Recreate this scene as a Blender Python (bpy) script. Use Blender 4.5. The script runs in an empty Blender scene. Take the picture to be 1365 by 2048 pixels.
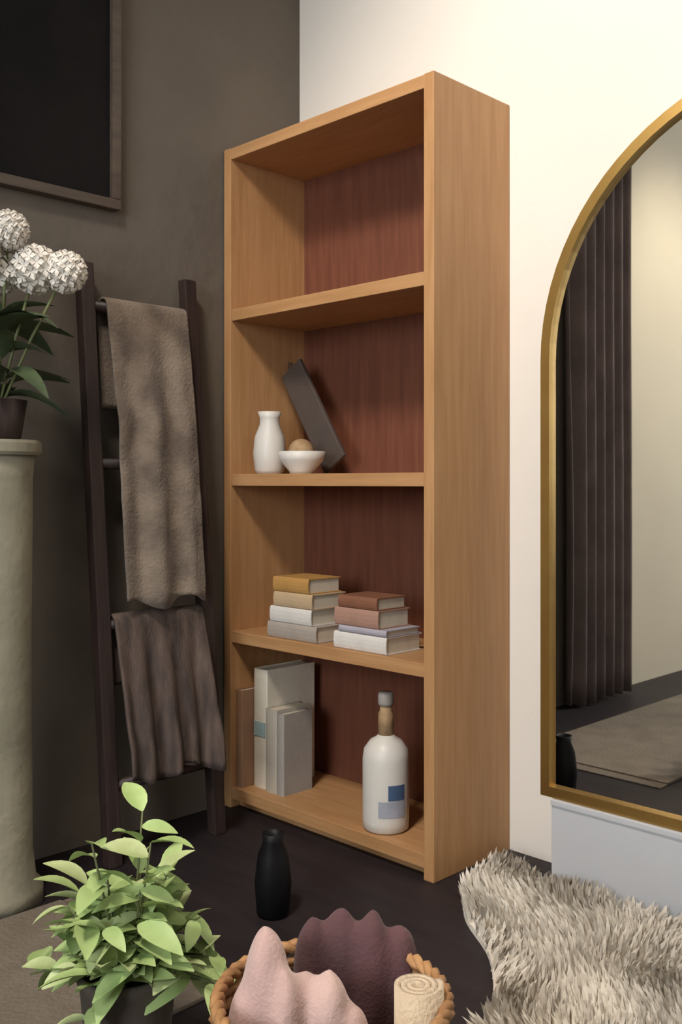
import bpy, bmesh, math, random
from mathutils import Vector, Matrix, noise
random.seed(7)
S = bpy.context.scene
COL = S.collection
PI = math.pi

# ---------------------------------------------------------------- camera, world, lights, exposure
cd = bpy.data.cameras.new('camera'); cam = bpy.data.objects.new('camera', cd); COL.objects.link(cam)
cd.sensor_fit = 'VERTICAL'; cd.sensor_height = 36.0; cd.sensor_width = 24.0
cd.lens = 1960 / 2048 * 36.0
cd.shift_y = -59 / 2048
cd.clip_start = 0.02
cam.location = (1.901, -1.747, 0.789)
cam.rotation_euler = (PI / 2, 0, PI / 4)
S.camera = cam

W = bpy.data.worlds.new('world'); S.world = W; W.use_nodes = True
W.node_tree.nodes['Background'].inputs[0].default_value = (0.75, 0.82, 0.95, 1)
W.node_tree.nodes['Background'].inputs[1].default_value = 0.4

S.view_settings.view_transform = 'Standard'; S.view_settings.look = 'None'
S.view_settings.exposure = 0.0; S.view_settings.gamma = 1.0
S.view_settings.use_curve_mapping = False

def aim(o, target):
    o.rotation_euler = (Vector(target) - o.location).to_track_quat('-Z', 'Y').to_euler()

def spot(name, loc, tgt, energy, angle, blend, size, color):
    d = bpy.data.lights.new(name, 'SPOT'); d.energy = energy; d.spot_size = math.radians(angle)
    d.spot_blend = blend; d.shadow_soft_size = size; d.color = color
    o = bpy.data.objects.new(name, d); COL.objects.link(o); o.location = loc; aim(o, tgt); return o

def area(name, loc, tgt, energy, sx, sy, color):
    d = bpy.data.lights.new(name, 'AREA'); d.energy = energy; d.shape = 'RECTANGLE'; d.size = sx; d.size_y = sy; d.color = color
    o = bpy.data.objects.new(name, d); COL.objects.link(o); o.location = loc; aim(o, tgt); return o

WARM = (1.0, 0.90, 0.79)
spot('key_spotlight', (1.0, -1.62, 2.50), (1.0, 0.0, 1.02), 148, 84, 0.75, 0.18, WARM)
spot('wall_spotlight', (1.75, -0.50, 2.50), (1.45, 0.0, 1.75), 5, 80, 1.0, 0.08, (1.0, 0.93, 0.84))
spot('far_fill_spot', (0.95, -2.25, 2.50), (0.0, -2.25, 0.9), 108, 80, 0.9, 0.10, (1.0, 0.93, 0.78))  # added to brighten the far left wall and drape that the mirror shows
spot('near_fill_spot', (1.25, -1.95, 2.50), (0.84, -1.03, 0.3), 98, 32, 0.8, 0.07, WARM)  # added pool of light to lift the plant and basket
area('front_fill_area', (1.6, -3.97, 1.45), (1.0, 0, 0.9), 68, 1.3, 1.3, (0.87, 0.94, 1.0))  # added cool fill from behind the camera for bookcase fronts, plant and throws

# ---------------------------------------------------------------- materials
def nodes(name):
    m = bpy.data.materials.new(name); m.use_nodes = True
    nt = m.node_tree; return m, nt, nt.nodes['Principled BSDF']

def plain(name, c1, c2=None, rough=0.7, scale=6.0, bump=0.0, bscale=80.0, metal=0.0, stretch=(1, 1, 1), sheen=0.0, spec=0.5, detail=4):
    m, nt, b = nodes(name); c2 = c2 or tuple(v * 0.8 for v in c1)
    tc = nt.nodes.new('ShaderNodeTexCoord'); mp = nt.nodes.new('ShaderNodeMapping'); mp.inputs['Scale'].default_value = stretch
    nz = nt.nodes.new('ShaderNodeTexNoise'); nz.inputs['Scale'].default_value = scale; nz.inputs['Detail'].default_value = detail
    cr = nt.nodes.new('ShaderNodeValToRGB')
    cr.color_ramp.elements[0].position = .35; cr.color_ramp.elements[1].position = .65
    cr.color_ramp.elements[0].color = (*c2, 1); cr.color_ramp.elements[1].color = (*c1, 1)
    L = nt.links.new
    L(tc.outputs['Object'], mp.inputs[0]); L(mp.outputs[0], nz.inputs['Vector']); L(nz.outputs[0], cr.inputs[0]); L(cr.outputs[0], b.inputs['Base Color'])
    b.inputs['Roughness'].default_value = rough; b.inputs['Metallic'].default_value = metal
    b.inputs['Specular IOR Level'].default_value = spec
    if sheen: b.inputs['Sheen Weight'].default_value = sheen
    if bump:
        n2 = nt.nodes.new('ShaderNodeTexNoise'); n2.inputs['Scale'].default_value = bscale; n2.inputs['Detail'].default_value = 5
        L(mp.outputs[0], n2.inputs['Vector'])
        bp = nt.nodes.new('ShaderNodeBump'); bp.inputs['Strength'].default_value = bump; bp.inputs['Distance'].default_value = 0.01
        L(n2.outputs[0], bp.inputs['Height']); L(bp.outputs[0], b.inputs['Normal'])
    return m

def wood(name, light, dark, axis='Z', rough=0.45, spec=0.4):
    st = {'Z': (14, 14, 1.1), 'X': (1.1, 14, 14), 'Y': (14, 1.1, 14)}[axis]
    return plain(name, light, dark, rough=rough, scale=5, bump=0.08, bscale=14, stretch=st, spec=spec, detail=6)

OAK_V = wood('oak_vertical', (0.50, 0.275, 0.125), (0.43, 0.225, 0.095), 'Z')
OAK_H = wood('oak_horizontal', (0.50, 0.275, 0.125), (0.43, 0.225, 0.095), 'X')
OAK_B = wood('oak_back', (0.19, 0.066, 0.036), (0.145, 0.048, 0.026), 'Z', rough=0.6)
M_CREAM = plain('cream_paint', (0.84, 0.79, 0.72), (0.81, 0.76, 0.69), rough=0.85, scale=2, bump=0.06, bscale=60)
M_TAUPE = plain('taupe_plaster', (0.15, 0.125, 0.10), (0.12, 0.10, 0.082), rough=0.95, scale=3, bump=0.35, bscale=22)
M_LEFTLIT = plain('left_wall_lit', (0.52, 0.45, 0.34), (0.49, 0.42, 0.32), rough=0.85, scale=2)  # stronger light on the far left wall, put into a lighter colour
M_CEIL = plain('ceiling_paint', (0.70, 0.66, 0.60), rough=0.9, scale=2)
M_FLOOR = plain('dark_floor', (0.022, 0.0155, 0.0175), (0.015, 0.011, 0.013), rough=0.55, scale=4, bump=0.1, bscale=20, stretch=(1, 9, 1), spec=0.3)
M_BRASS = plain('brass', (0.62, 0.40, 0.13), (0.55, 0.34, 0.11), rough=0.38, scale=12, metal=1.0)
M_DARKW = wood('dark_wood', (0.045, 0.028, 0.024), (0.028, 0.018, 0.017), 'Z')
M_BLACK = plain('black_canvas', (0.010, 0.008, 0.008), (0.006, 0.005, 0.005), rough=0.85, scale=5, bump=0.2, bscale=200, spec=0.2)
M_FRAME = wood('walnut_frame', (0.10, 0.075, 0.055), (0.07, 0.05, 0.04), 'Y')
M_PLINTH = plain('pale_grey_paint', (0.56, 0.57, 0.60), (0.53, 0.54, 0.57), rough=0.6, scale=3)
M_LINEN = plain('taupe_linen', (0.26, 0.205, 0.155), (0.12, 0.088, 0.068), rough=0.95, scale=11, bump=0.4, bscale=150, sheen=0.2)
M_BROWNKNIT = plain('brown_knit', (0.15, 0.105, 0.085), (0.06, 0.043, 0.038), rough=0.95, scale=12, bump=0.4, bscale=120, stretch=(3, 3, .5))
M_RUG = plain('rug_pile', (0.80, 0.74, 0.65), (0.55, 0.49, 0.41), rough=0.95, scale=9, sheen=0.2)
M_PINK = plain('pink_blanket', (0.62, 0.43, 0.38), (0.52, 0.34, 0.31), rough=0.95, scale=9, bump=0.22, bscale=260, sheen=0.3)
M_MAUVE = plain('mauve_blanket', (0.13, 0.055, 0.06), (0.08, 0.04, 0.045), rough=0.95, scale=9, bump=0.22, bscale=260, sheen=0.1)
M_TOWEL = plain('tan_towel', (0.70, 0.55, 0.38), (0.60, 0.45, 0.30), rough=0.95, scale=30, bump=0.5, bscale=200, sheen=0.2)
M_WICKER = plain('wicker', (0.50, 0.27, 0.11), (0.28, 0.13, 0.05), rough=0.7, scale=25, bump=0.3, bscale=60)
M_CERAM = plain('white_ceramic', (0.70, 0.67, 0.62), (0.66, 0.62, 0.57), rough=0.4, scale=6)
M_CORK = plain('cork', (0.42, 0.28, 0.15), (0.32, 0.20, 0.10), rough=0.8, scale=60)
M_BLUE = plain('blue_glaze', (0.08, 0.14, 0.26), rough=0.4, scale=20)
M_PALEBLUE = plain('pale_blue_glaze', (0.40, 0.42, 0.50), rough=0.5, scale=20)
M_BLACKCER = plain('black_ceramic', (0.006, 0.006, 0.007), rough=0.5, scale=6, spec=0.2)
M_OLIVE = plain('olive_stoneware', (0.34, 0.31, 0.22), (0.20, 0.18, 0.13), rough=0.8, scale=5, bump=0.3, bscale=40)
M_LEAF = plain('bright_leaf', (0.46, 0.58, 0.24), (0.31, 0.43, 0.15), rough=0.5, scale=14)
M_LEAF2 = plain('pale_leaf', (0.58, 0.66, 0.34), (0.38, 0.46, 0.20), rough=0.5, scale=14)
M_DLEAF = plain('dark_leaf', (0.095, 0.13, 0.06), (0.05, 0.075, 0.038), rough=0.55, scale=14)
M_STEM = plain('green_stem', (0.16, 0.18, 0.07), rough=0.6)
M_PETAL = plain('white_petal', (0.80, 0.75, 0.68), (0.70, 0.64, 0.56), rough=0.7, scale=18)
M_POT = plain('taupe_pot', (0.12, 0.098, 0.078), (0.08, 0.065, 0.05), rough=0.7, scale=10, bump=0.2, bscale=40)
M_SOIL = plain('soil', (0.03, 0.022, 0.015), rough=1.0, scale=60, bump=0.8, bscale=90)
M_DRAPE = plain('dark_drape', (0.17, 0.13, 0.125), (0.12, 0.092, 0.088), rough=0.95, scale=7, bump=0.2, bscale=150)
M_PAGES = plain('book_pages', (0.62, 0.55, 0.44), (0.54, 0.47, 0.37), rough=0.9, scale=30, stretch=(1, 1, 1))
M_RUNNER = plain('runner_weave', (.19, .155, .12), (.15, .12, .09), rough=.95, scale=12, bump=.4, bscale=120)
M_TRIM = plain('white_trim', (0.75, 0.72, 0.68), rough=0.5, scale=4)
def book_mat(name, c): return plain(name, c, tuple(v * .9 for v in c), rough=0.6, scale=20, bump=0.1, bscale=120)

mg, nt, b = nodes('mirror_glass')
b.inputs['Base Color'].default_value = (0.86, 0.86, 0.84, 1); b.inputs['Metallic'].default_value = 1; b.inputs['Roughness'].default_value = 0.015
M_MIRROR = mg
mw, nt, b = nodes('window_glass'); b.inputs['Transmission Weight'].default_value = 1; b.inputs['Roughness'].default_value = 0; b.inputs['Base Color'].default_value = (1, 1, 1, 1)
M_GLASS = mw
me_, nt, b = nodes('lamp_lens'); b.inputs['Emission Color'].default_value = (1, .88, .72, 1); b.inputs['Emission Strength'].default_value = 4
M_LENS = me_

# ---------------------------------------------------------------- helpers
def obj(name, bm, mat, parent=None, smooth=False, loc=None):
    me = bpy.data.meshes.new(name); bm.normal_update(); bm.to_mesh(me); bm.free()
    if smooth:
        for p in me.polygons: p.use_smooth = True
    for m in (mat if isinstance(mat, (list, tuple)) else [mat]): me.materials.append(m)
    o = bpy.data.objects.new(name, me); COL.objects.link(o)
    if parent: o.parent = parent
    if loc: o.location = loc
    return o

def tag(o, label, cat, group=None, kind=None):
    o['label'] = label; o['category'] = cat
    if group: o['group'] = group
    if kind: o['kind'] = kind
    return o

def thing(name, label, cat, loc=(0, 0, 0), rz=0, group=None, rot=None):
    o = bpy.data.objects.new(name, None); COL.objects.link(o); o.location = loc
    o.rotation_euler = rot or (0, 0, rz); o.empty_display_size = .05
    return tag(o, label, cat, group)

def struct(name, bm, mat, parent=None):
    o = obj(name, bm, mat, parent); o['kind'] = 'structure'; return o

def box(bm, x0, x1, y0, y1, z0, z1, bev=0.0):
    vs = [bm.verts.new((x, y, z)) for x in (x0, x1) for y in (y0, y1) for z in (z0, z1)]
    f = [(0, 1, 3, 2), (4, 6, 7, 5), (0, 4, 5, 1), (2, 3, 7, 6), (0, 2, 6, 4), (1, 5, 7, 3)]
    fs = [bm.faces.new([vs[i] for i in q]) for q in f]
    if bev:
        es = list({e for q in fs for e in q.edges})
        bmesh.ops.bevel(bm, geom=es, offset=bev, segments=2, affect='EDGES', profile=.6)
    return bm

def nbox(*a, bev=0.0): return box(bmesh.new(), *a, bev=bev)

def lathe(bm, prof, n=40, c=(0, 0, 0), cap=True):
    rings = []
    for r, z in prof:
        rings.append([bm.verts.new((c[0] + r * math.cos(2 * PI * i / n), c[1] + r * math.sin(2 * PI * i / n), c[2] + z)) for i in range(n)])
    for a, b_ in zip(rings, rings[1:]):
        for i in range(n):
            bm.faces.new((a[i], a[(i + 1) % n], b_[(i + 1) % n], b_[i]))
    if cap:
        bm.faces.new(list(reversed(rings[0]))); bm.faces.new(rings[-1])
    return bm

def tube(bm, pts, r, n=8, closed=False, taper=None):
    pts = [Vector(p) for p in pts]; rings = []
    N = len(pts)
    up = Vector((0, 0, 1))
    for i, p in enumerate(pts):
        if closed: d = pts[(i + 1) % N] - pts[i - 1]
        else: d = pts[min(i + 1, N - 1)] - pts[max(i - 1, 0)]
        d.normalize()
        a = d.cross(up)
        if a.length < 1e-3: a = d.cross(Vector((1, 0, 0)))
        a.normalize(); c = a.cross(d).normalized()
        rr = r if taper is None else r + (taper - r) * i / max(1, N - 1)
        rings.append([bm.verts.new(p + (a * math.cos(2 * PI * k / n) + c * math.sin(2 * PI * k / n)) * rr) for k in range(n)])
    rng = range(N) if closed else range(N - 1)
    for i in rng:
        A, B = rings[i], rings[(i + 1) % N]
        for k in range(n): bm.faces.new((A[k], A[(k + 1) % n], B[(k + 1) % n], B[k]))
    if not closed:
        bm.faces.new(list(reversed(rings[0]))); bm.faces.new(rings[-1])
    bmesh.ops.recalc_face_normals(bm, faces=bm.faces)
    return bm

# ---------------------------------------------------------------- room shell
RX, RY, H = 3.4, -4.0, 2.6
struct('floor', nbox(-0.15, RX + .15, RY - .15, .15, -0.10, 0), M_FLOOR)
struct('ceiling', nbox(-0.15, RX + .15, RY - .15, .15, H, H + .1), M_CEIL)
struct('wall_back', nbox(0, RX, 0, .12, 0, H), M_CREAM)
struct('wall_left', nbox(-0.12, 0, -1.62, .12, 0, H), M_TAUPE)
struct('wall_left', nbox(-0.12, 0, RY, -1.62, 0, H), M_LEFTLIT)  # same wall past the drape, its brighter light carried by the colour
struct('wall_right', nbox(RX, RX + .12, RY - .12, .12, 0, H), M_CREAM)
bm = bmesh.new()
wx0, wx1, wz0, wz1 = .9, 2.3, .75, 2.15
box(bm, -.12, wx0, RY - .12, RY, 0, H); box(bm, wx1, RX, RY - .12, RY, 0, H)
box(bm, wx0, wx1, RY - .12, RY, 0, wz0); box(bm, wx0, wx1, RY - .12, RY, wz1, H)
struct('wall_front', bm, M_CREAM)
bm = bmesh.new()
for a in ((wx0, wx0 + .05, wz0, wz1), (wx1 - .05, wx1, wz0, wz1), (wx0, wx1, wz0, wz0 + .05), (wx0, wx1, wz1 - .05, wz1), ((wx0 + wx1) / 2 - .02, (wx0 + wx1) / 2 + .02, wz0, wz1)):
    box(bm, a[0], a[1], RY - .08, RY - .03, a[2], a[3])
win = struct('added_window_1', bm, M_TRIM)  # added out of view, as the place of the front fill light
p = struct('pane', nbox(wx0 + .05, wx1 - .05, RY - .056, RY - .05, wz0 + .05, wz1 - .05), M_GLASS, win)
struct('baseboard_right', nbox(RX - .015, RX, RY, 0, 0, .09), M_TRIM)
struct('baseboard_front', nbox(0, RX, RY, RY + .015, 0, .09), M_TRIM)

# ceiling spot fittings; the basket and drape ones are added for the fill spots
for nm, (x, y), lb in (('ceiling_spotlight', (1.0, -1.62), 'small white ceiling spotlight in front of the bookcase'),
                   ('ceiling_spotlight', (1.75, -.50), 'small white ceiling spotlight above the arched mirror'),
                   ('ceiling_spotlight', (1.25, -1.95), 'small white ceiling spotlight added above the wicker basket'),
                   ('ceiling_spotlight', (.95, -2.25), 'small white ceiling spotlight added beyond the dark drape')):
    t = thing(nm, lb, 'spotlight', (x, y, 2.6), group='ceiling spotlights')
    bm = bmesh.new(); lathe(bm, [(.045, -.012), (.055, -.002), (.055, 0)], 28); obj('housing', bm, M_TRIM, t, True)
    bm = bmesh.new(); lathe(bm, [(.034, -.016), (.034, -.012)], 24); obj('lens', bm, M_LENS, t)

# ---------------------------------------------------------------- bookcase
CX0, CX1, CD, CH = .005, .668, .256, 1.60
T = .026
bc = thing('bookcase', 'tall narrow honey oak bookcase with four open compartments in the corner', 'bookcase', ((CX0 + CX1) / 2, 0, 0))
w2 = (CX1 - CX0) / 2
obj('side_panel', nbox(-w2, -w2 + T, -CD, -.001, 0, CH, bev=.002), OAK_V, bc)
obj('side_panel', nbox(w2 - T, w2, -CD, -.001, 0, CH, bev=.002), OAK_V, bc)
obj('top_panel', nbox(-w2 + T, w2 - T, -CD + .001, -.001, CH - .028, CH - .001, bev=.0015), OAK_H, bc)
SH = [.040, .415, .795, 1.195]
for z in SH[1:]:
    obj('shelf', nbox(-w2 + T, w2 - T, -CD + .003, -.012, z - .014, z + .014, bev=.0015), OAK_H, bc)
obj('bottom_panel', nbox(-w2 + T, w2 - T, -CD + .003, -.012, .022, .050, bev=.0015), OAK_H, bc)
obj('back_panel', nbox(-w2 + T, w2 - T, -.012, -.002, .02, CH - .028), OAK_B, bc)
obj('plinth_rail', nbox(-w2 + T, w2 - T, -CD + .03, -CD + .045, 0, .022), OAK_H, bc)

# ---------------------------------------------------------------- books
def book(label, cover, loc, th, dp, ht, rz=0, flat=False, group=None, band=None, rot=None):
    """local frame: spine faces -Y, thickness along X, height along Z; origin at bottom centre of the spine side"""
    t = thing('book', label, 'book', loc, rz, group)
    if flat: t.rotation_euler = (0, -PI / 2, rz)
    if rot: t.rotation_euler = rot
    c = .0022
    bm = bmesh.new()
    box(bm, -th / 2, -th / 2 + c, 0, dp, 0, ht); box(bm, th / 2 - c, th / 2, 0, dp, 0, ht)
    # rounded spine
    n = 6; pr = []
    for i in range(n + 1):
        a = PI * i / n; pr.append((-math.cos(a) * (th / 2), -math.sin(a) * .004))
    lo = [bm.verts.new((x, y, 0)) for x, y in pr]; hi = [bm.verts.new((x, y, ht)) for x, y in pr]
    lo2 = [bm.verts.new((x * .94, y + .003, 0)) for x, y in pr]; hi2 = [bm.verts.new((x * .94, y + .003, ht)) for x, y in pr]
    for i in range(n):
        bm.faces.new((lo[i], lo[i + 1], hi[i + 1], hi[i])); bm.faces.new((lo2[i + 1], lo2[i], hi2[i], hi2[i + 1]))
        bm.faces.new((lo[i + 1], lo[i], lo2[i], lo2[i + 1])); bm.faces.new((hi[i], hi[i + 1], hi2[i + 1], hi2[i]))
    bmesh.ops.recalc_face_normals(bm, faces=bm.faces)
    obj('cover', bm, cover, t)
    obj('pages', nbox(-th / 2 + c, th / 2 - c, .003, dp - .004, .003, ht - .003), M_PAGES, t)
    if band:
        mat, z0, z1 = band
        o = obj('spine_label', nbox(-th / 2 * .8, th / 2 * .8, -.0052, -.003, z0, z1), mat, t); o['label'] = 'pale blue spine label'
    return t

BZ = .050
M_TALLCREAM = book_mat('cream_cover', (.72, .66, .55)); M_GREIGE = book_mat('greige_cover', (.46, .41, .34)); M_STONE = book_mat('stone_cover', (.36, .33, .30))
M_BROWNC = book_mat('tan_brown_cover', (.30, .17, .10)); M_OCHRE = book_mat('ochre_cover', (.50, .27, .08)); M_WHITEC = book_mat('white_cover', (.74, .70, .65))
M_SAND = book_mat('sand_cover', (.56, .40, .24)); M_BLUSH = book_mat('blush_cover', (.42, .24, .18)); M_GREYC = book_mat('warm_grey_cover', (.42, .36, .31)); M_LAV = book_mat('lavender_cover', (.42, .39, .45))
M_SLATE = book_mat('slate_cover', (.085, .065, .055)); M_LBLUE = book_mat('light_blue_label', (.33, .45, .46))
M_RUST = book_mat('rust_cover', (.24, .10, .055))
gb = 'upright books in the bottom compartment'
book('tan brown book standing against the left side of the bottom compartment', M_BROWNC, (.0445, -.238, BZ), .024, .15, .235, group=gb)
book('tallest cream book with a pale blue spine label, bottom compartment', M_TALLCREAM, (.084, -.205, BZ), .050, .155, .287, group=gb, band=(M_LBLUE, .125, .160))
book('light greige book right of the tallest cream book', M_GREIGE, (.131, -.212, BZ), .040, .11, .198, group=gb)
book('grey book at the right end of the upright books', M_STONE, (.165, -.212, BZ), .024, .09, .192, group=gb)

def flatstack(cx, yf, z, grp, items):
    for lb, m, th, dp, ln, dx in items:
        # flat: local X (thickness) -> world Z ; local Z (height) -> world -X
        t = book(lb, m, (cx + ln / 2 + dx, yf, z + th / 2), th, dp, ln, flat=True, group=grp)
        z += th + .0006
    return z
z3 = SH[1] + .014 + .0005
flatstack(.238, -.242, z3, 'books in the left stack, third compartment', [
    ('sand grey book at the bottom of the left stack, third compartment', M_GREYC, .036, .120, .165, 0),
    ('white book in the middle of the left stack, third compartment', M_WHITEC, .036, .112, .140, -.004),
    ('sand coloured book second from the top of the left stack', M_SAND, .034, .105, .130, .004),
    ('ochre book lying on top of the left stack', M_OCHRE, .034, .10, .120, -.003)])
flatstack(.452, -.240, z3, 'books in the right stack, third compartment', [
    ('white book at the bottom of the right stack, third compartment', M_WHITEC, .036, .110, .155, .0),
    ('lavender grey thin book in the right stack above the white one', M_LAV, .014, .104, .140, .008),
    ('sandy blush book near the top of the right stack', M_BLUSH, .038, .098, .130, -.010),
    ('rust brown book lying on top of the right stack', M_RUST, .026, .09, .115, -.006)])

# second compartment
z2 = SH[2] + .014 + .0005
t = thing('pitcher', 'white ceramic pitcher in the second compartment beside the left panel', 'pitcher', (.105, -.195, z2))
bm = bmesh.new(); lathe(bm, [(.030, 0), (.036, .01), (.040, .05), (.036, .09), (.024, .120), (.024, .135), (.029, .150), (.0265, .150), (.021, .134), (.021, .12), (.030, .09), (.030, .012)], 36)
obj('body', bm, M_CERAM, t, True)
bm = bmesh.new(); tube(bm, [(.024 + .02 * math.sin(PI * i / 10) + .010 * (1 - i / 10) * 1.0, 0, .135 - .085 * i / 10) for i in range(11)], .0045); obj('handle', bm, M_CERAM, t, True, )
t.rotation_euler = (0, 0, PI * .75)
t = thing('bowl', 'low white ceramic bowl right of the pitcher', 'bowl', (.214, -.190, z2))
bm = bmesh.new(); lathe(bm, [(.028, 0), (.030, .006), (.050, .030), (.056, .052), (.053, .052), (.046, .030), (.020, .012)], 40); obj('body', bm, M_CERAM, t, True)
t = thing('wooden_ball', 'small tan wooden ball resting in the white bowl', 'ball', (.212, -.190, z2 + .052))
bm = bmesh.new(); bmesh.ops.create_uvsphere(bm, u_segments=24, v_segments=16, radius=.030); obj('ball', bm, M_CORK, t, True)
t = thing('serving_board', 'dark slate brown board leaning behind the white pitcher', 'board', (.235, -.105, z2 + .0222), rot=(0, -math.radians(33), 0))
bm = nbox(-.04, .04, 0, .012, 0, .290, bev=.004); 
obj('board', bm, M_SLATE, t)
bm = bmesh.new(); tube(bm, [(.0, .006, .290), (.008, .006, .298), (0, .006, .306), (-.008, .006, .298), (0, .006, .290)], .003); obj('hanging_loop', bm, M_SLATE, t)

# bottle in bottom compartment
t = thing('bottle', 'white ceramic bottle with a tan cork neck and blue mark', 'bottle', (.486, -.196, BZ + .0005))
bm = bmesh.new(); lathe(bm, [(.044, 0), (.049, .004), (.050, .02), (.050, .150), (.047, .170), (.034, .188), (.020, .196), (.017, .200)], 48); obj('body', bm, M_CERAM, t, True)
bm = bmesh.new(); lathe(bm, [(.0165, .198), (.0165, .245), (.013, .25), (.013, .27)], 28); o = obj('neck', bm, M_CORK, t, True); o['label'] = 'tan cork neck'
bm = bmesh.new(); lathe(bm, [(.015, .262), (.017, .266), (.017, .285), (.014, .290)], 28); obj('cap', bm, M_STONE, t, True)
def patch(a0, a1, z0, z1, r, mat, nm, lb):
    bm = bmesh.new(); n = 8; A = []
    for rr in (r, r - .001):
        A.append([[bm.verts.new((rr * math.cos(a0 + (a1 - a0) * i / n), rr * math.sin(a0 + (a1 - a0) * i / n), z)) for i in range(n + 1)] for z in (z0, z1)])
    for i in range(n):
        bm.faces.new((A[0][0][i], A[0][0][i + 1], A[0][1][i + 1], A[0][1][i]))
    o = obj(nm, bm, mat, t, True); o['label'] = lb
# camera direction from bottle is about -45deg; mark sits on the right flank
patch(math.radians(-42), math.radians(2), .072, .104, .0508, M_BLUE, 'mark', 'deep blue painted mark')
patch(math.radians(-66), math.radians(2), .036, .070, .0508, M_PALEBLUE, 'mark', 'pale blue painted mark')

# ---------------------------------------------------------------- arched mirror
MX0, MX1, MZ0 = .808, 1.762, .171
mr = thing('arched_mirror', 'tall arched mirror in a slim brass frame standing before the cream wall', 'mirror', ((MX0 + MX1) / 2, -.067, MZ0))
hw = (MX1 - MX0) / 2
HS, RISE = .857, .477     # straight side height, arch height above it
def arch(hw, off, n=40):
    pts = [(-hw + off, off), ]
    pts.append((-hw + off, HS))
    for i in range(1, n):
        a = PI - PI * i / n
        pts.append(((hw - off) * math.cos(a), HS + (RISE - off) * (math.sin(a) )))
    pts += [(hw - off, HS), (hw - off, off)]
    return pts
fw = .020
out, inn = arch(hw, 0), arch(hw, fw)
bm = bmesh.new(); N = len(out)
V = {}
for k, (pts, y) in enumerate(((out, -.002), (out, -.028), (inn, -.028), (inn, -.002))):
    V[k] = [bm.verts.new((x, y, z)) for x, z in pts]
for i in range(N):
    j = (i + 1) % N
    for a, b_ in ((0, 1), (1, 2), (2, 3)):
        bm.faces.new((V[a][i], V[a][j], V[b_][j], V[b_][i]))
bmesh.ops.recalc_face_normals(bm, faces=bm.faces)
obj('frame', bm, M_BRASS, mr)
bm = bmesh.new(); g0 = [bm.verts.new((x, -.016, z)) for x, z in inn]; g1 = [bm.verts.new((x, -.004, z)) for x, z in inn]
bm.faces.new(g0); bm.faces.new(list(reversed(g1)))
bmesh.ops.recalc_face_normals(bm, faces=bm.faces)
obj('mirror_glass', bm, M_MIRROR, mr)
t = thing('mirror_plinth', 'low pale grey plinth under the arched mirror', 'plinth', (1.31, 0, 0))
obj('body', nbox(-.475, .49, -.098, -.001, 0, .158, bev=.002), M_PLINTH, t)
obj('top_board', nbox(-.475, .49, -.102, -.001, .158, .170, bev=.002), M_PLINTH, t)

# ---------------------------------------------------------------- shaggy rug
OUT = [(.705, -.075), (.72, -.20), (.80, -.33), (.93, -.43), (1.03, -.56), (1.12, -.74), (1.30, -.84), (1.45, -1.15), (1.75, -1.55), (2.25, -1.6), (2.5, -.9), (2.2, -.15), (1.5, -.112), (1.0, -.116), (.84, -.116), (.76, -.085)]
def catmull(P, k=6):
    R = []; n = len(P)
    for i in range(n):
        p0, p1, p2, p3 = [Vector(P[(i + d) % n]) for d in (-1, 0, 1, 2)]
        for j in range(k):
            t_ = j / k
            R.append(.5 * ((2 * p1) + (p2 - p0) * t_ + (2 * p0 - 5 * p1 + 4 * p2 - p3) * t_ ** 2 + (3 * p1 - p0 - 3 * p2 + p3) * t_ ** 3))
    return R
RO = catmull(OUT)
def inside(x, y):
    c = False; n = len(RO)
    for i in range(n):
        a, b_ = RO[i], RO[i - 1]
        if (a.y > y) != (b_.y > y) and x < (b_.x - a.x) * (y - a.y) / (b_.y - a.y) + a.x: c = not c
    return c
rug = thing('shaggy_rug', 'beige shaggy rug with a wavy edge on the dark floor before the mirror', 'rug', (1.6, -.8, 0))
bm = bmesh.new()
lo = [bm.verts.new((v.x - 1.6, v.y + .8, 0.0005)) for v in RO]; hi = [bm.verts.new((v.x - 1.6, v.y + .8, .012)) for v in RO]
bm.faces.new(hi); bm.faces.new(list(reversed(lo)))
for i in range(len(lo)): bm.faces.new((lo[i - 1], lo[i], hi[i], hi[i - 1]))
bmesh.ops.recalc_face_normals(bm, faces=bm.faces)
obj('backing', bm, M_RUG, rug)
vs, fs = [], []
n = 0
rnd = random.random
while n < 42000:
    x = .66 + rnd() * 1.9; y = -1.8 + rnd() * 1.75
    if (x - 1.2) > 1.0 and y < -1.2 and rnd() < .6: continue
    if not inside(x, y): continue
    if y > -.108 and x > .80: continue
    n += 1
    hgt = .022 + .018 * rnd() + .020 * noise.noise(Vector((x * 9, y * 9, 0)))
    fl = noise.noise_vector(Vector((x * 6, y * 6, 3))) * .035
    dx, dy = fl.x + (rnd() - .5) * .016, fl.y + (rnd() - .5) * .016
    if y + dy > -.108 and x > .79: dy = min(0, dy)
    if x + dx < .69: dx = 0
    a = rnd() * PI; cx, cy = math.cos(a) * .0035, math.sin(a) * .0035
    k = len(vs)
    X, Y = x - 1.6, y + .8
    vs += [(X - cx, Y - cy, .008), (X + cx, Y + cy, .008), (X + dx * .5 + cx, Y + dy * .5 + cy, .008 + hgt * .65), (X + dx * .5 - cx, Y + dy * .5 - cy, .008 + hgt * .65), (X + dx, Y + dy, .008 + hgt)]
    fs += [(k, k + 1, k + 2, k + 3), (k + 3, k + 2, k + 4)]
me = bpy.data.meshes.new('pile'); me.from_pydata(vs, [], fs); me.materials.append(M_RUG)
o = bpy.data.objects.new('pile', me); COL.objects.link(o); o.parent = rug; o['kind'] = 'stuff'

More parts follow.
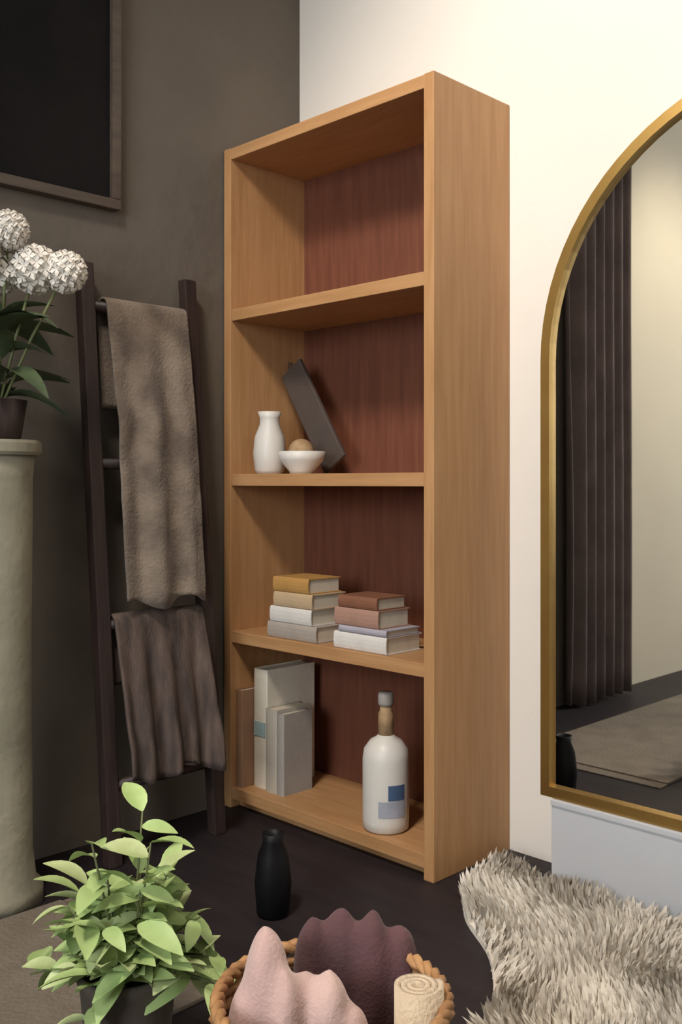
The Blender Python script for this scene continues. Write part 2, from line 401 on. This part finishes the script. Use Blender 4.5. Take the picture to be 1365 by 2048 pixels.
# ---------------------------------------------------------------- wicker basket with throws
BX, BY = 1.901 + .7071 * (-.009 - .985), -1.747 + .7071 * (-.009 + .985)      # basket centre
bk = thing('wicker_basket', 'round honey brown wicker basket at the bottom edge of the view', 'basket', (BX, BY, 0))
BR, BH = .115, .272
bm = bmesh.new()
lathe(bm, [(BR * .82, .002), (BR * .82, .010)], 48); obj('base', bm, M_WICKER, bk)
bm = bmesh.new()
rows = 30; st = 34
for j in range(rows):
    z = .010 + j * (BH - .015) / rows; r = BR * (.84 + .16 * math.sin(PI * .5 * j / rows))
    tube(bm, [((r + .004 * (1 if (i + j) % 2 else -1)) * math.cos(2 * PI * i / st), (r + .004 * (1 if (i + j) % 2 else -1)) * math.sin(2 * PI * i / st), z) for i in range(st)], .0046, 6, closed=True)
obj('weave', bm, M_WICKER, bk, True)
bm = bmesh.new()
for k in range(2):
    tube(bm, [((BR + .003 * math.sin(22 * 2 * PI * i / 120 + k * PI)) * math.cos(2 * PI * i / 120), (BR + .003 * math.sin(22 * 2 * PI * i / 120 + k * PI)) * math.sin(2 * PI * i / 120), BH + .004 * math.cos(22 * 2 * PI * i / 120 + k * PI)) for i in range(120)], .0050, 6, closed=True)
obj('rim', bm, M_WICKER, bk, True)

CR = Vector((.7071, .7071, 0)); CF = Vector((-.7071, .7071, 0))      # the room's two diagonals
def bundle(name, label, mat, c, lobes):
    """a bunched throw: soft folds merged into one cloth surface; each lobe is right, away, up, and its three radii"""
    t = thing(name, label, 'throw', c)
    bm = bmesh.new()
    for (a, b_, z, ra, rb, rz_) in lobes:
        n0 = len(bm.verts)
        g = bmesh.ops.create_uvsphere(bm, u_segments=24, v_segments=16, radius=1.0)
        for v in g['verts']:
            q = v.co.copy(); k = 1 + .10 * noise.noise(Vector((q.x * 2 + a * 50, q.y * 2, q.z * 2)))
            v.co = CR * (a + q.x * ra * k) + CF * (b_ + q.y * rb * k) + Vector((0, 0, z + q.z * rz_ * k))
    o = obj('cloth', bm, mat, t, True)
    m_ = o.modifiers.new('merge', 'REMESH'); m_.mode = 'VOXEL'; m_.voxel_size = .0035; m_.use_smooth_shade = True
    m_ = o.modifiers.new('soften', 'SMOOTH'); m_.factor = .5; m_.iterations = 40
    return t
def at(px, depth, z):
    """a room point given how far it lies along the camera's heading and across it"""
    Xc = (px - 682) / 1960 * depth
    return (1.901 + .7071 * (Xc - depth), -1.747 + .7071 * (Xc + depth), z)

bundle('pink_throw', 'pale pink throw bunched up in the wicker basket', M_PINK, at(592, .99, .20), [
    (-.049, .000, .030, .021, .035, .058), (-.030, .005, .055, .026, .038, .085), (-.010, -.014, .035, .020, .034, .070),
    (.008, .004, .030, .018, .030, .066), (.034, -.004, .036, .022, .034, .062), (.058, -.010, .010, .020, .030, .056), (.000, .0, .0, .06, .04, .04)])
bundle('mauve_throw', 'dark mauve throw tucked behind the pink one in the basket', M_MAUVE, at(715, 1.075, .20), [
    (-.050, 0, .038, .022, .026, .078), (-.018, .004, .050, .025, .026, .074), (.016, -.004, .042, .024, .026, .082), (.046, .002, .035, .024, .026, .070), (0, 0, 0, .06, .026, .04)])
t = thing('rolled_towel', 'rolled tan towel at the right side of the basket', 'towel', at(835, .975, .165))
bm = bmesh.new(); pts = []
n = 90
prof = []
for i in range(n + 1):
    a = i / n * 2 * PI * 3.2; r = .006 + .021 * i / n
    prof.append((r * math.cos(a), r * math.sin(a)))
lo = [bm.verts.new((x, y, 0)) for x, y in prof]; hi = [bm.verts.new((x, y, .125)) for x, y in prof]
for i in range(n): bm.faces.new((lo[i], lo[i + 1], hi[i + 1], hi[i]))
o = obj('cloth', bm, M_TOWEL, t, True)
so = o.modifiers.new('thick', 'SOLIDIFY'); so.thickness = .0055; so.offset = -1

# ---------------------------------------------------------------- leaves
def leaf_mesh(name, L, Wd, mat, droop=.25):
    bm = bmesh.new(); n = 7; rows = []
    for i in range(n + 1):
        f = i / n; w = Wd * .5 * math.sin(PI * min(1, f ** .8 * .97 + .02)) ** .8
        z = -droop * L * f * f; x = L * f * (1 - .1 * f)
        rows.append([bm.verts.new((x, -w, z + w * .35)), bm.verts.new((x, 0, z)), bm.verts.new((x, w, z + w * .35))])
    for A, B in zip(rows, rows[1:]):
        bm.faces.new((A[0], B[0], B[1], A[1])); bm.faces.new((A[1], B[1], B[2], A[2]))
    me = bpy.data.meshes.new(name); bm.to_mesh(me); bm.free()
    for p in me.polygons: p.use_smooth = True
    me.materials.append(mat); return me
def leaf(me, parent, loc, yaw, pitch, roll, sc):
    o = bpy.data.objects.new('leaf', me); COL.objects.link(o); o.parent = parent
    o.matrix_local = Matrix.Translation(loc) @ Matrix.Rotation(yaw, 4, 'Z') @ Matrix.Rotation(-pitch, 4, 'Y') @ Matrix.Rotation(roll, 4, 'X') @ Matrix.Scale(sc, 4)
    return o

pl = at(256, 1.28, 0)
pt = thing('potted_plant', 'bushy bright green leafy plant in a taupe pot on the floor', 'plant', pl)
pot = None
bm = bmesh.new(); lathe(bm, [(.044, 0), (.050, .01), (.062, .14), (.066, .148), (.066, .160), (.060, .160), (.057, .14), (.046, .12)], 40); obj('pot', bm, M_POT, pt, True)
bm = bmesh.new(); lathe(bm, [(.046, .138), (.0565, .145), (.030, .150)], 30); obj('soil', bm, M_SOIL, pt)
L1 = leaf_mesh('leaf_long', .085, .036, M_LEAF); L2 = leaf_mesh('leaf_pale', .075, .036, M_LEAF2); L3 = leaf_mesh('leaf_small', .060, .030, M_LEAF, .4)
random.seed(21)
for s in range(40):
    yaw = s * 2.4 + random.uniform(-.2, .2); el = random.uniform(-.15, 1.45); ln = random.uniform(.07, .118) * (1.2 if el > 1.1 else 1)
    if s < 3: el, ln = 1.3, .19
    d = Vector((math.cos(yaw) * math.cos(el), math.sin(yaw) * math.cos(el), math.sin(el)))
    base = Vector((math.cos(yaw) * .015, math.sin(yaw) * .015, .158))
    pts = [base + d * ln * f - Vector((0, 0, .25 * ln * f * f * math.cos(el) ** 2)) for f in (0, .25, .5, .75, 1)]
    bm = bmesh.new(); tube(bm, pts, .0024, 6, taper=.0012); obj('stem', bm, M_STEM, pt, True)
    for k in range(7 if el > .8 else 6):
        f = .35 + .65 * k / 6; p_ = base + d * ln * f - Vector((0, 0, .25 * ln * f * f * math.cos(el) ** 2))
        leaf(random.choice((L1, L1, L2, L3)), pt, p_, yaw + k * 2.2 + random.uniform(-.4, .4), random.uniform(-.35, .8), random.uniform(-.5, .5), random.uniform(.6, .95))

# ---------------------------------------------------------------- pedestal and flowering plant
pp = at(-8, 1.84, 0)
ps = thing('plant_pedestal', 'round olive grey stoneware pedestal at the left edge', 'pedestal', pp)
bm = bmesh.new(); lathe(bm, [(.085, 0), (.085, .03), (.072, .045), (.066, .10), (.063, .45), (.066, .80), (.070, .84)], 48); obj('column', bm, M_OLIVE, ps, True)
bm = bmesh.new(); lathe(bm, [(.078, .84), (.082, .846), (.082, .862), (.078, .868)], 48); obj('top_slab', bm, M_OLIVE, ps)
fp = thing('flowering_plant', 'white flowering plant with dark green leaves on the pedestal', 'plant', (pp[0], pp[1], .8685))
bm = bmesh.new(); lathe(bm, [(.040, 0), (.045, .006), (.056, .075), (.052, .075), (.046, .06)], 36); obj('pot', bm, M_DARKW, fp, True)
bm = bmesh.new(); lathe(bm, [(.030, .06), (.050, .066), (.020, .070)], 24); obj('soil', bm, M_SOIL, fp)
D1 = leaf_mesh('leaf_dark', .13, .055, M_DLEAF, .7)
random.seed(5)
for k in range(30):
    yaw = k * 2.399; el = random.uniform(.2, 1.2)
    b0 = Vector((math.cos(yaw) * .012, math.sin(yaw) * .012, .07 + random.uniform(0, .16)))
    leaf(D1, fp, b0, yaw, el, random.uniform(-.4, .4), random.uniform(.65, 1.05))
heads = [(.0, .0, .32, .050), (.055, .050, .32, .048), (-.035, .040, .35, .045), (.03, -.055, .345, .045), (.095, .090, .315, .040), (-.02, -.07, .28, .042), (.05, .0, .385, .036)]
def petal_mesh():
    bm = bmesh.new(); c = bm.verts.new((0, 0, 0)); 
    ring = []
    for i, (x, y, z) in enumerate([(.004, -.006, .002), (.012, -.009, .006), (.019, -.004, .009), (.020, .0, .010), (.019, .004, .009), (.012, .009, .006), (.004, .006, .002)]):
        ring.append(bm.verts.new((x, y, z)))
    for a, b_ in zip(ring, ring[1:]): bm.faces.new((c, a, b_))
    me = bpy.data.meshes.new('petals'); bm.to_mesh(me); bm.free(); return me
for (x, y, z, r) in heads:
    bm = bmesh.new(); tube(bm, [(x * .1, y * .1, .07), (x * .5, y * .5, z * .6), (x, y, z)], .0028, 6); st_ = obj('stem', bm, M_STEM, fp, True)
    vs, fs = [], []
    for k in range(60):
        f = (k + .5) / 60; th_ = math.acos(1 - 2 * f); ph = k * 2.39996
        nrm = Vector((math.sin(th_) * math.cos(ph), math.sin(th_) * math.sin(ph), math.cos(th_)))
        a = nrm.orthogonal().normalized(); c = nrm.cross(a); ce = nrm * r * .86
        for q in range(4):
            an = q * PI / 2 + k; u = a * math.cos(an) + c * math.sin(an); v = nrm.cross(u)
            k0 = len(vs)
            vs += [tuple(ce), tuple(ce + u * .008 - v * .006 + nrm * .004), tuple(ce + u * .015 + nrm * .005), tuple(ce + u * .008 + v * .006 + nrm * .004)]
            fs.append((k0, k0 + 1, k0 + 2, k0 + 3))
    me = bpy.data.meshes.new('blossom'); me.from_pydata(vs, [], fs); me.materials.append(M_PETAL)
    o = bpy.data.objects.new('blossom', me); COL.objects.link(o); o.parent = fp; o.location = (x, y, z)
    bm = bmesh.new(); bmesh.ops.create_icosphere(bm, subdivisions=2, radius=r * .84); core = obj('blossom_heart', bm, M_PETAL, o, True)

# ---------------------------------------------------------------- blanket ladder with throws
lad = thing('blanket_ladder', 'dark wooden blanket ladder leaning on the taupe wall', 'ladder', (0, 0, 0))
LY0, LY1 = -.655, -.385
def lx(z, o=0): return .145 - .115 * z / 1.26 + o    # lean towards the wall
for y in (LY0, LY1):
    bm = nbox(-.014, .014, y - .016, y + .016, 0, 1.26, bev=.003)
    for v in bm.verts: v.co.x += lx(v.co.z)
    obj('upright', bm, M_DARKW, lad)
RZ = [.16, .49, .83, 1.168]
for z in RZ:
    bm = bmesh.new(); tube(bm, [(lx(z), LY0 + .016, z), (lx(z), LY1 - .016, z)], .013, 12); obj('rung', bm, M_DARKW, lad, True)

def drape(name, label, mat, z_r, y0, y1, z_front, z_back, seed, amp, freq, th=.005):
    t = thing(name, label, 'throw', (lx(z_r), (y0 + y1) / 2, z_r))
    bm = bmesh.new(); R = .020; prof = []
    nf = 34
    for i in range(nf + 1): prof.append(('f', (z_front - z_r) * (1 - i / nf)))
    for i in range(1, 8): prof.append(('t', PI * i / 8))
    for i in range(nf // 2 + 1): prof.append(('b', (z_back - z_r) * i / (nf // 2)))
    ny = 60; rows = []
    for kind, v in prof:
        row = []
        for j in range(ny + 1):
            f = j / ny; y = y0 + (y1 - y0) * f - (y0 + y1) / 2
            wv = math.sin(f * freq * 2 * PI + seed) * .6 + math.sin(f * freq * 3.7 + seed * 2.1 + 2) * .4
            if kind == 'f': x, z = R, v; k = min(1, abs(v) / .25)
            elif kind == 't': x, z = R * math.cos(v), R * math.sin(v); k = 0
            else: x, z = -R, v; k = 0
            zz = z + z_r
            nx = noise.noise(Vector((y * 12 + seed, zz * 7, seed))) * .012 * k
            xx = x + amp * (wv + 1) * .5 * k + abs(nx)
            if kind == 'f': xx += lx(zz) - lx(z_r)
            if kind == 'b': xx += lx(zz) - lx(z_r)
            if kind == 'f' and abs(v - (z_front - z_r)) < 1e-6: z += .012 * math.sin(f * 9 + seed)
            row.append(bm.verts.new((xx, y * (1 - .03 * k * abs(v)), z)))
        rows.append(row)
    for A, B in zip(rows, rows[1:]):
        for j in range(ny): bm.faces.new((A[j], A[j + 1], B[j + 1], B[j]))
    bmesh.ops.recalc_face_normals(bm, faces=bm.faces)
    o = obj('cloth', bm, mat, t, True)
    s_ = o.modifiers.new('thick', 'SOLIDIFY'); s_.thickness = th; s_.offset = 0
    return t
a_ = drape('linen_throw', 'crumpled taupe linen throw over the top ladder rung', M_LINEN, RZ[3], LY0 + .040, LY1 - .020, .53, .95, 1.0, .030, 2.5)
b2 = drape('knit_throw', 'dark brown knitted throw with deep folds on the low rung', M_BROWNKNIT, RZ[1], LY0 + .022, LY1 - .020, .17, .36, 2.0, .045, 4.0, .007)

# ---------------------------------------------------------------- dark picture on the left wall
pc = thing('framed_picture', 'large near-black picture in a slim brown frame, upper left', 'picture', (0, -.87, 1.39))
PW, PH = .31, .75
for a in ((-PW, PW, 0, .022), (-PW, PW, PH - .022, PH), (-PW, -PW + .022, .022, PH - .022), (PW - .022, PW, .022, PH - .022)):
    obj('frame_bar', nbox(.001, .028, a[0], a[1], a[2], a[3], bev=.002), M_FRAME, pc)
obj('canvas', nbox(.002, .016, -PW + .022, PW - .022, .022, PH - .022), M_BLACK, pc)

# dark drape seen in the mirror
dr = thing('dark_drape', 'dark brown floor-length drape reflected in the mirror', 'curtain', (.06, -1.585, 0))
bm = bmesh.new(); rows = []
for j in range(25):
    z = .012 + (2.36 - .012) * j / 24
    rows.append([bm.verts.new((.030 * math.sin(i / 80 * 2 * PI * 6 + .3 * math.sin(j * .3)), -.19 + .38 * i / 80, z)) for i in range(81)])
for A, B in zip(rows, rows[1:]):
    for i in range(80): bm.faces.new((A[i], A[i + 1], B[i + 1], B[i]))
o = obj('fabric', bm, M_DRAPE, dr, True); s_ = o.modifiers.new('thick', 'SOLIDIFY'); s_.thickness = .004
bm = bmesh.new(); tube(bm, [(0, -.26, 2.385), (0, .26, 2.385)], .012, 12); obj('rod', bm, M_DARKW, dr, True)
for y in (-.24, .24):
    bm = bmesh.new(); tube(bm, [(-.058, y, 2.385), (0, y, 2.385)], .007, 8); obj('bracket', bm, M_DARKW, dr, True)

# flat taupe runner that the mirror shows
t = thing('runner_rug', 'flat taupe runner on the floor beside the olive grey pedestal', 'rug', (.465, -1.90, 0))
obj('weave', nbox(-.235, .235, -1.08, 1.08, .0005, .008, bev=.002), M_RUNNER, t)
for sy in (-1, 1):
    vs, fs = [], []
    for i in range(80):
        x = -.232 + .464 * i / 79; k = len(vs)
        vs += [(x - .003, sy * 1.08, .002), (x + .003, sy * 1.08, .002), (x + .002, sy * 1.12, .002), (x - .002, sy * 1.12, .002), (x, sy * 1.08, .006), (x, sy * 1.12, .005)]
        fs += [(k, k + 3, k + 5, k + 4), (k + 1, k + 4, k + 5, k + 2), (k, k + 1, k + 2, k + 3)]
    me = bpy.data.meshes.new('fringe'); me.from_pydata(vs, [], fs); me.materials.append(M_RUNNER)
    o = bpy.data.objects.new('fringe', me); COL.objects.link(o); o.parent = t; o['kind'] = 'stuff'

# small black vase on the floor before the bookcase
t = thing('black_vase', 'slim black vase on the floor in front of the bookcase', 'vase', at(546, 1.79, 0))
bm = bmesh.new(); lathe(bm, [(.024, 0), (.030, .006), (.034, .06), (.028, .11), (.018, .135), (.021, .15), (.018, .15), (.014, .134), (.020, .11)], 36); obj('body', bm, M_BLACKCER, t, True)
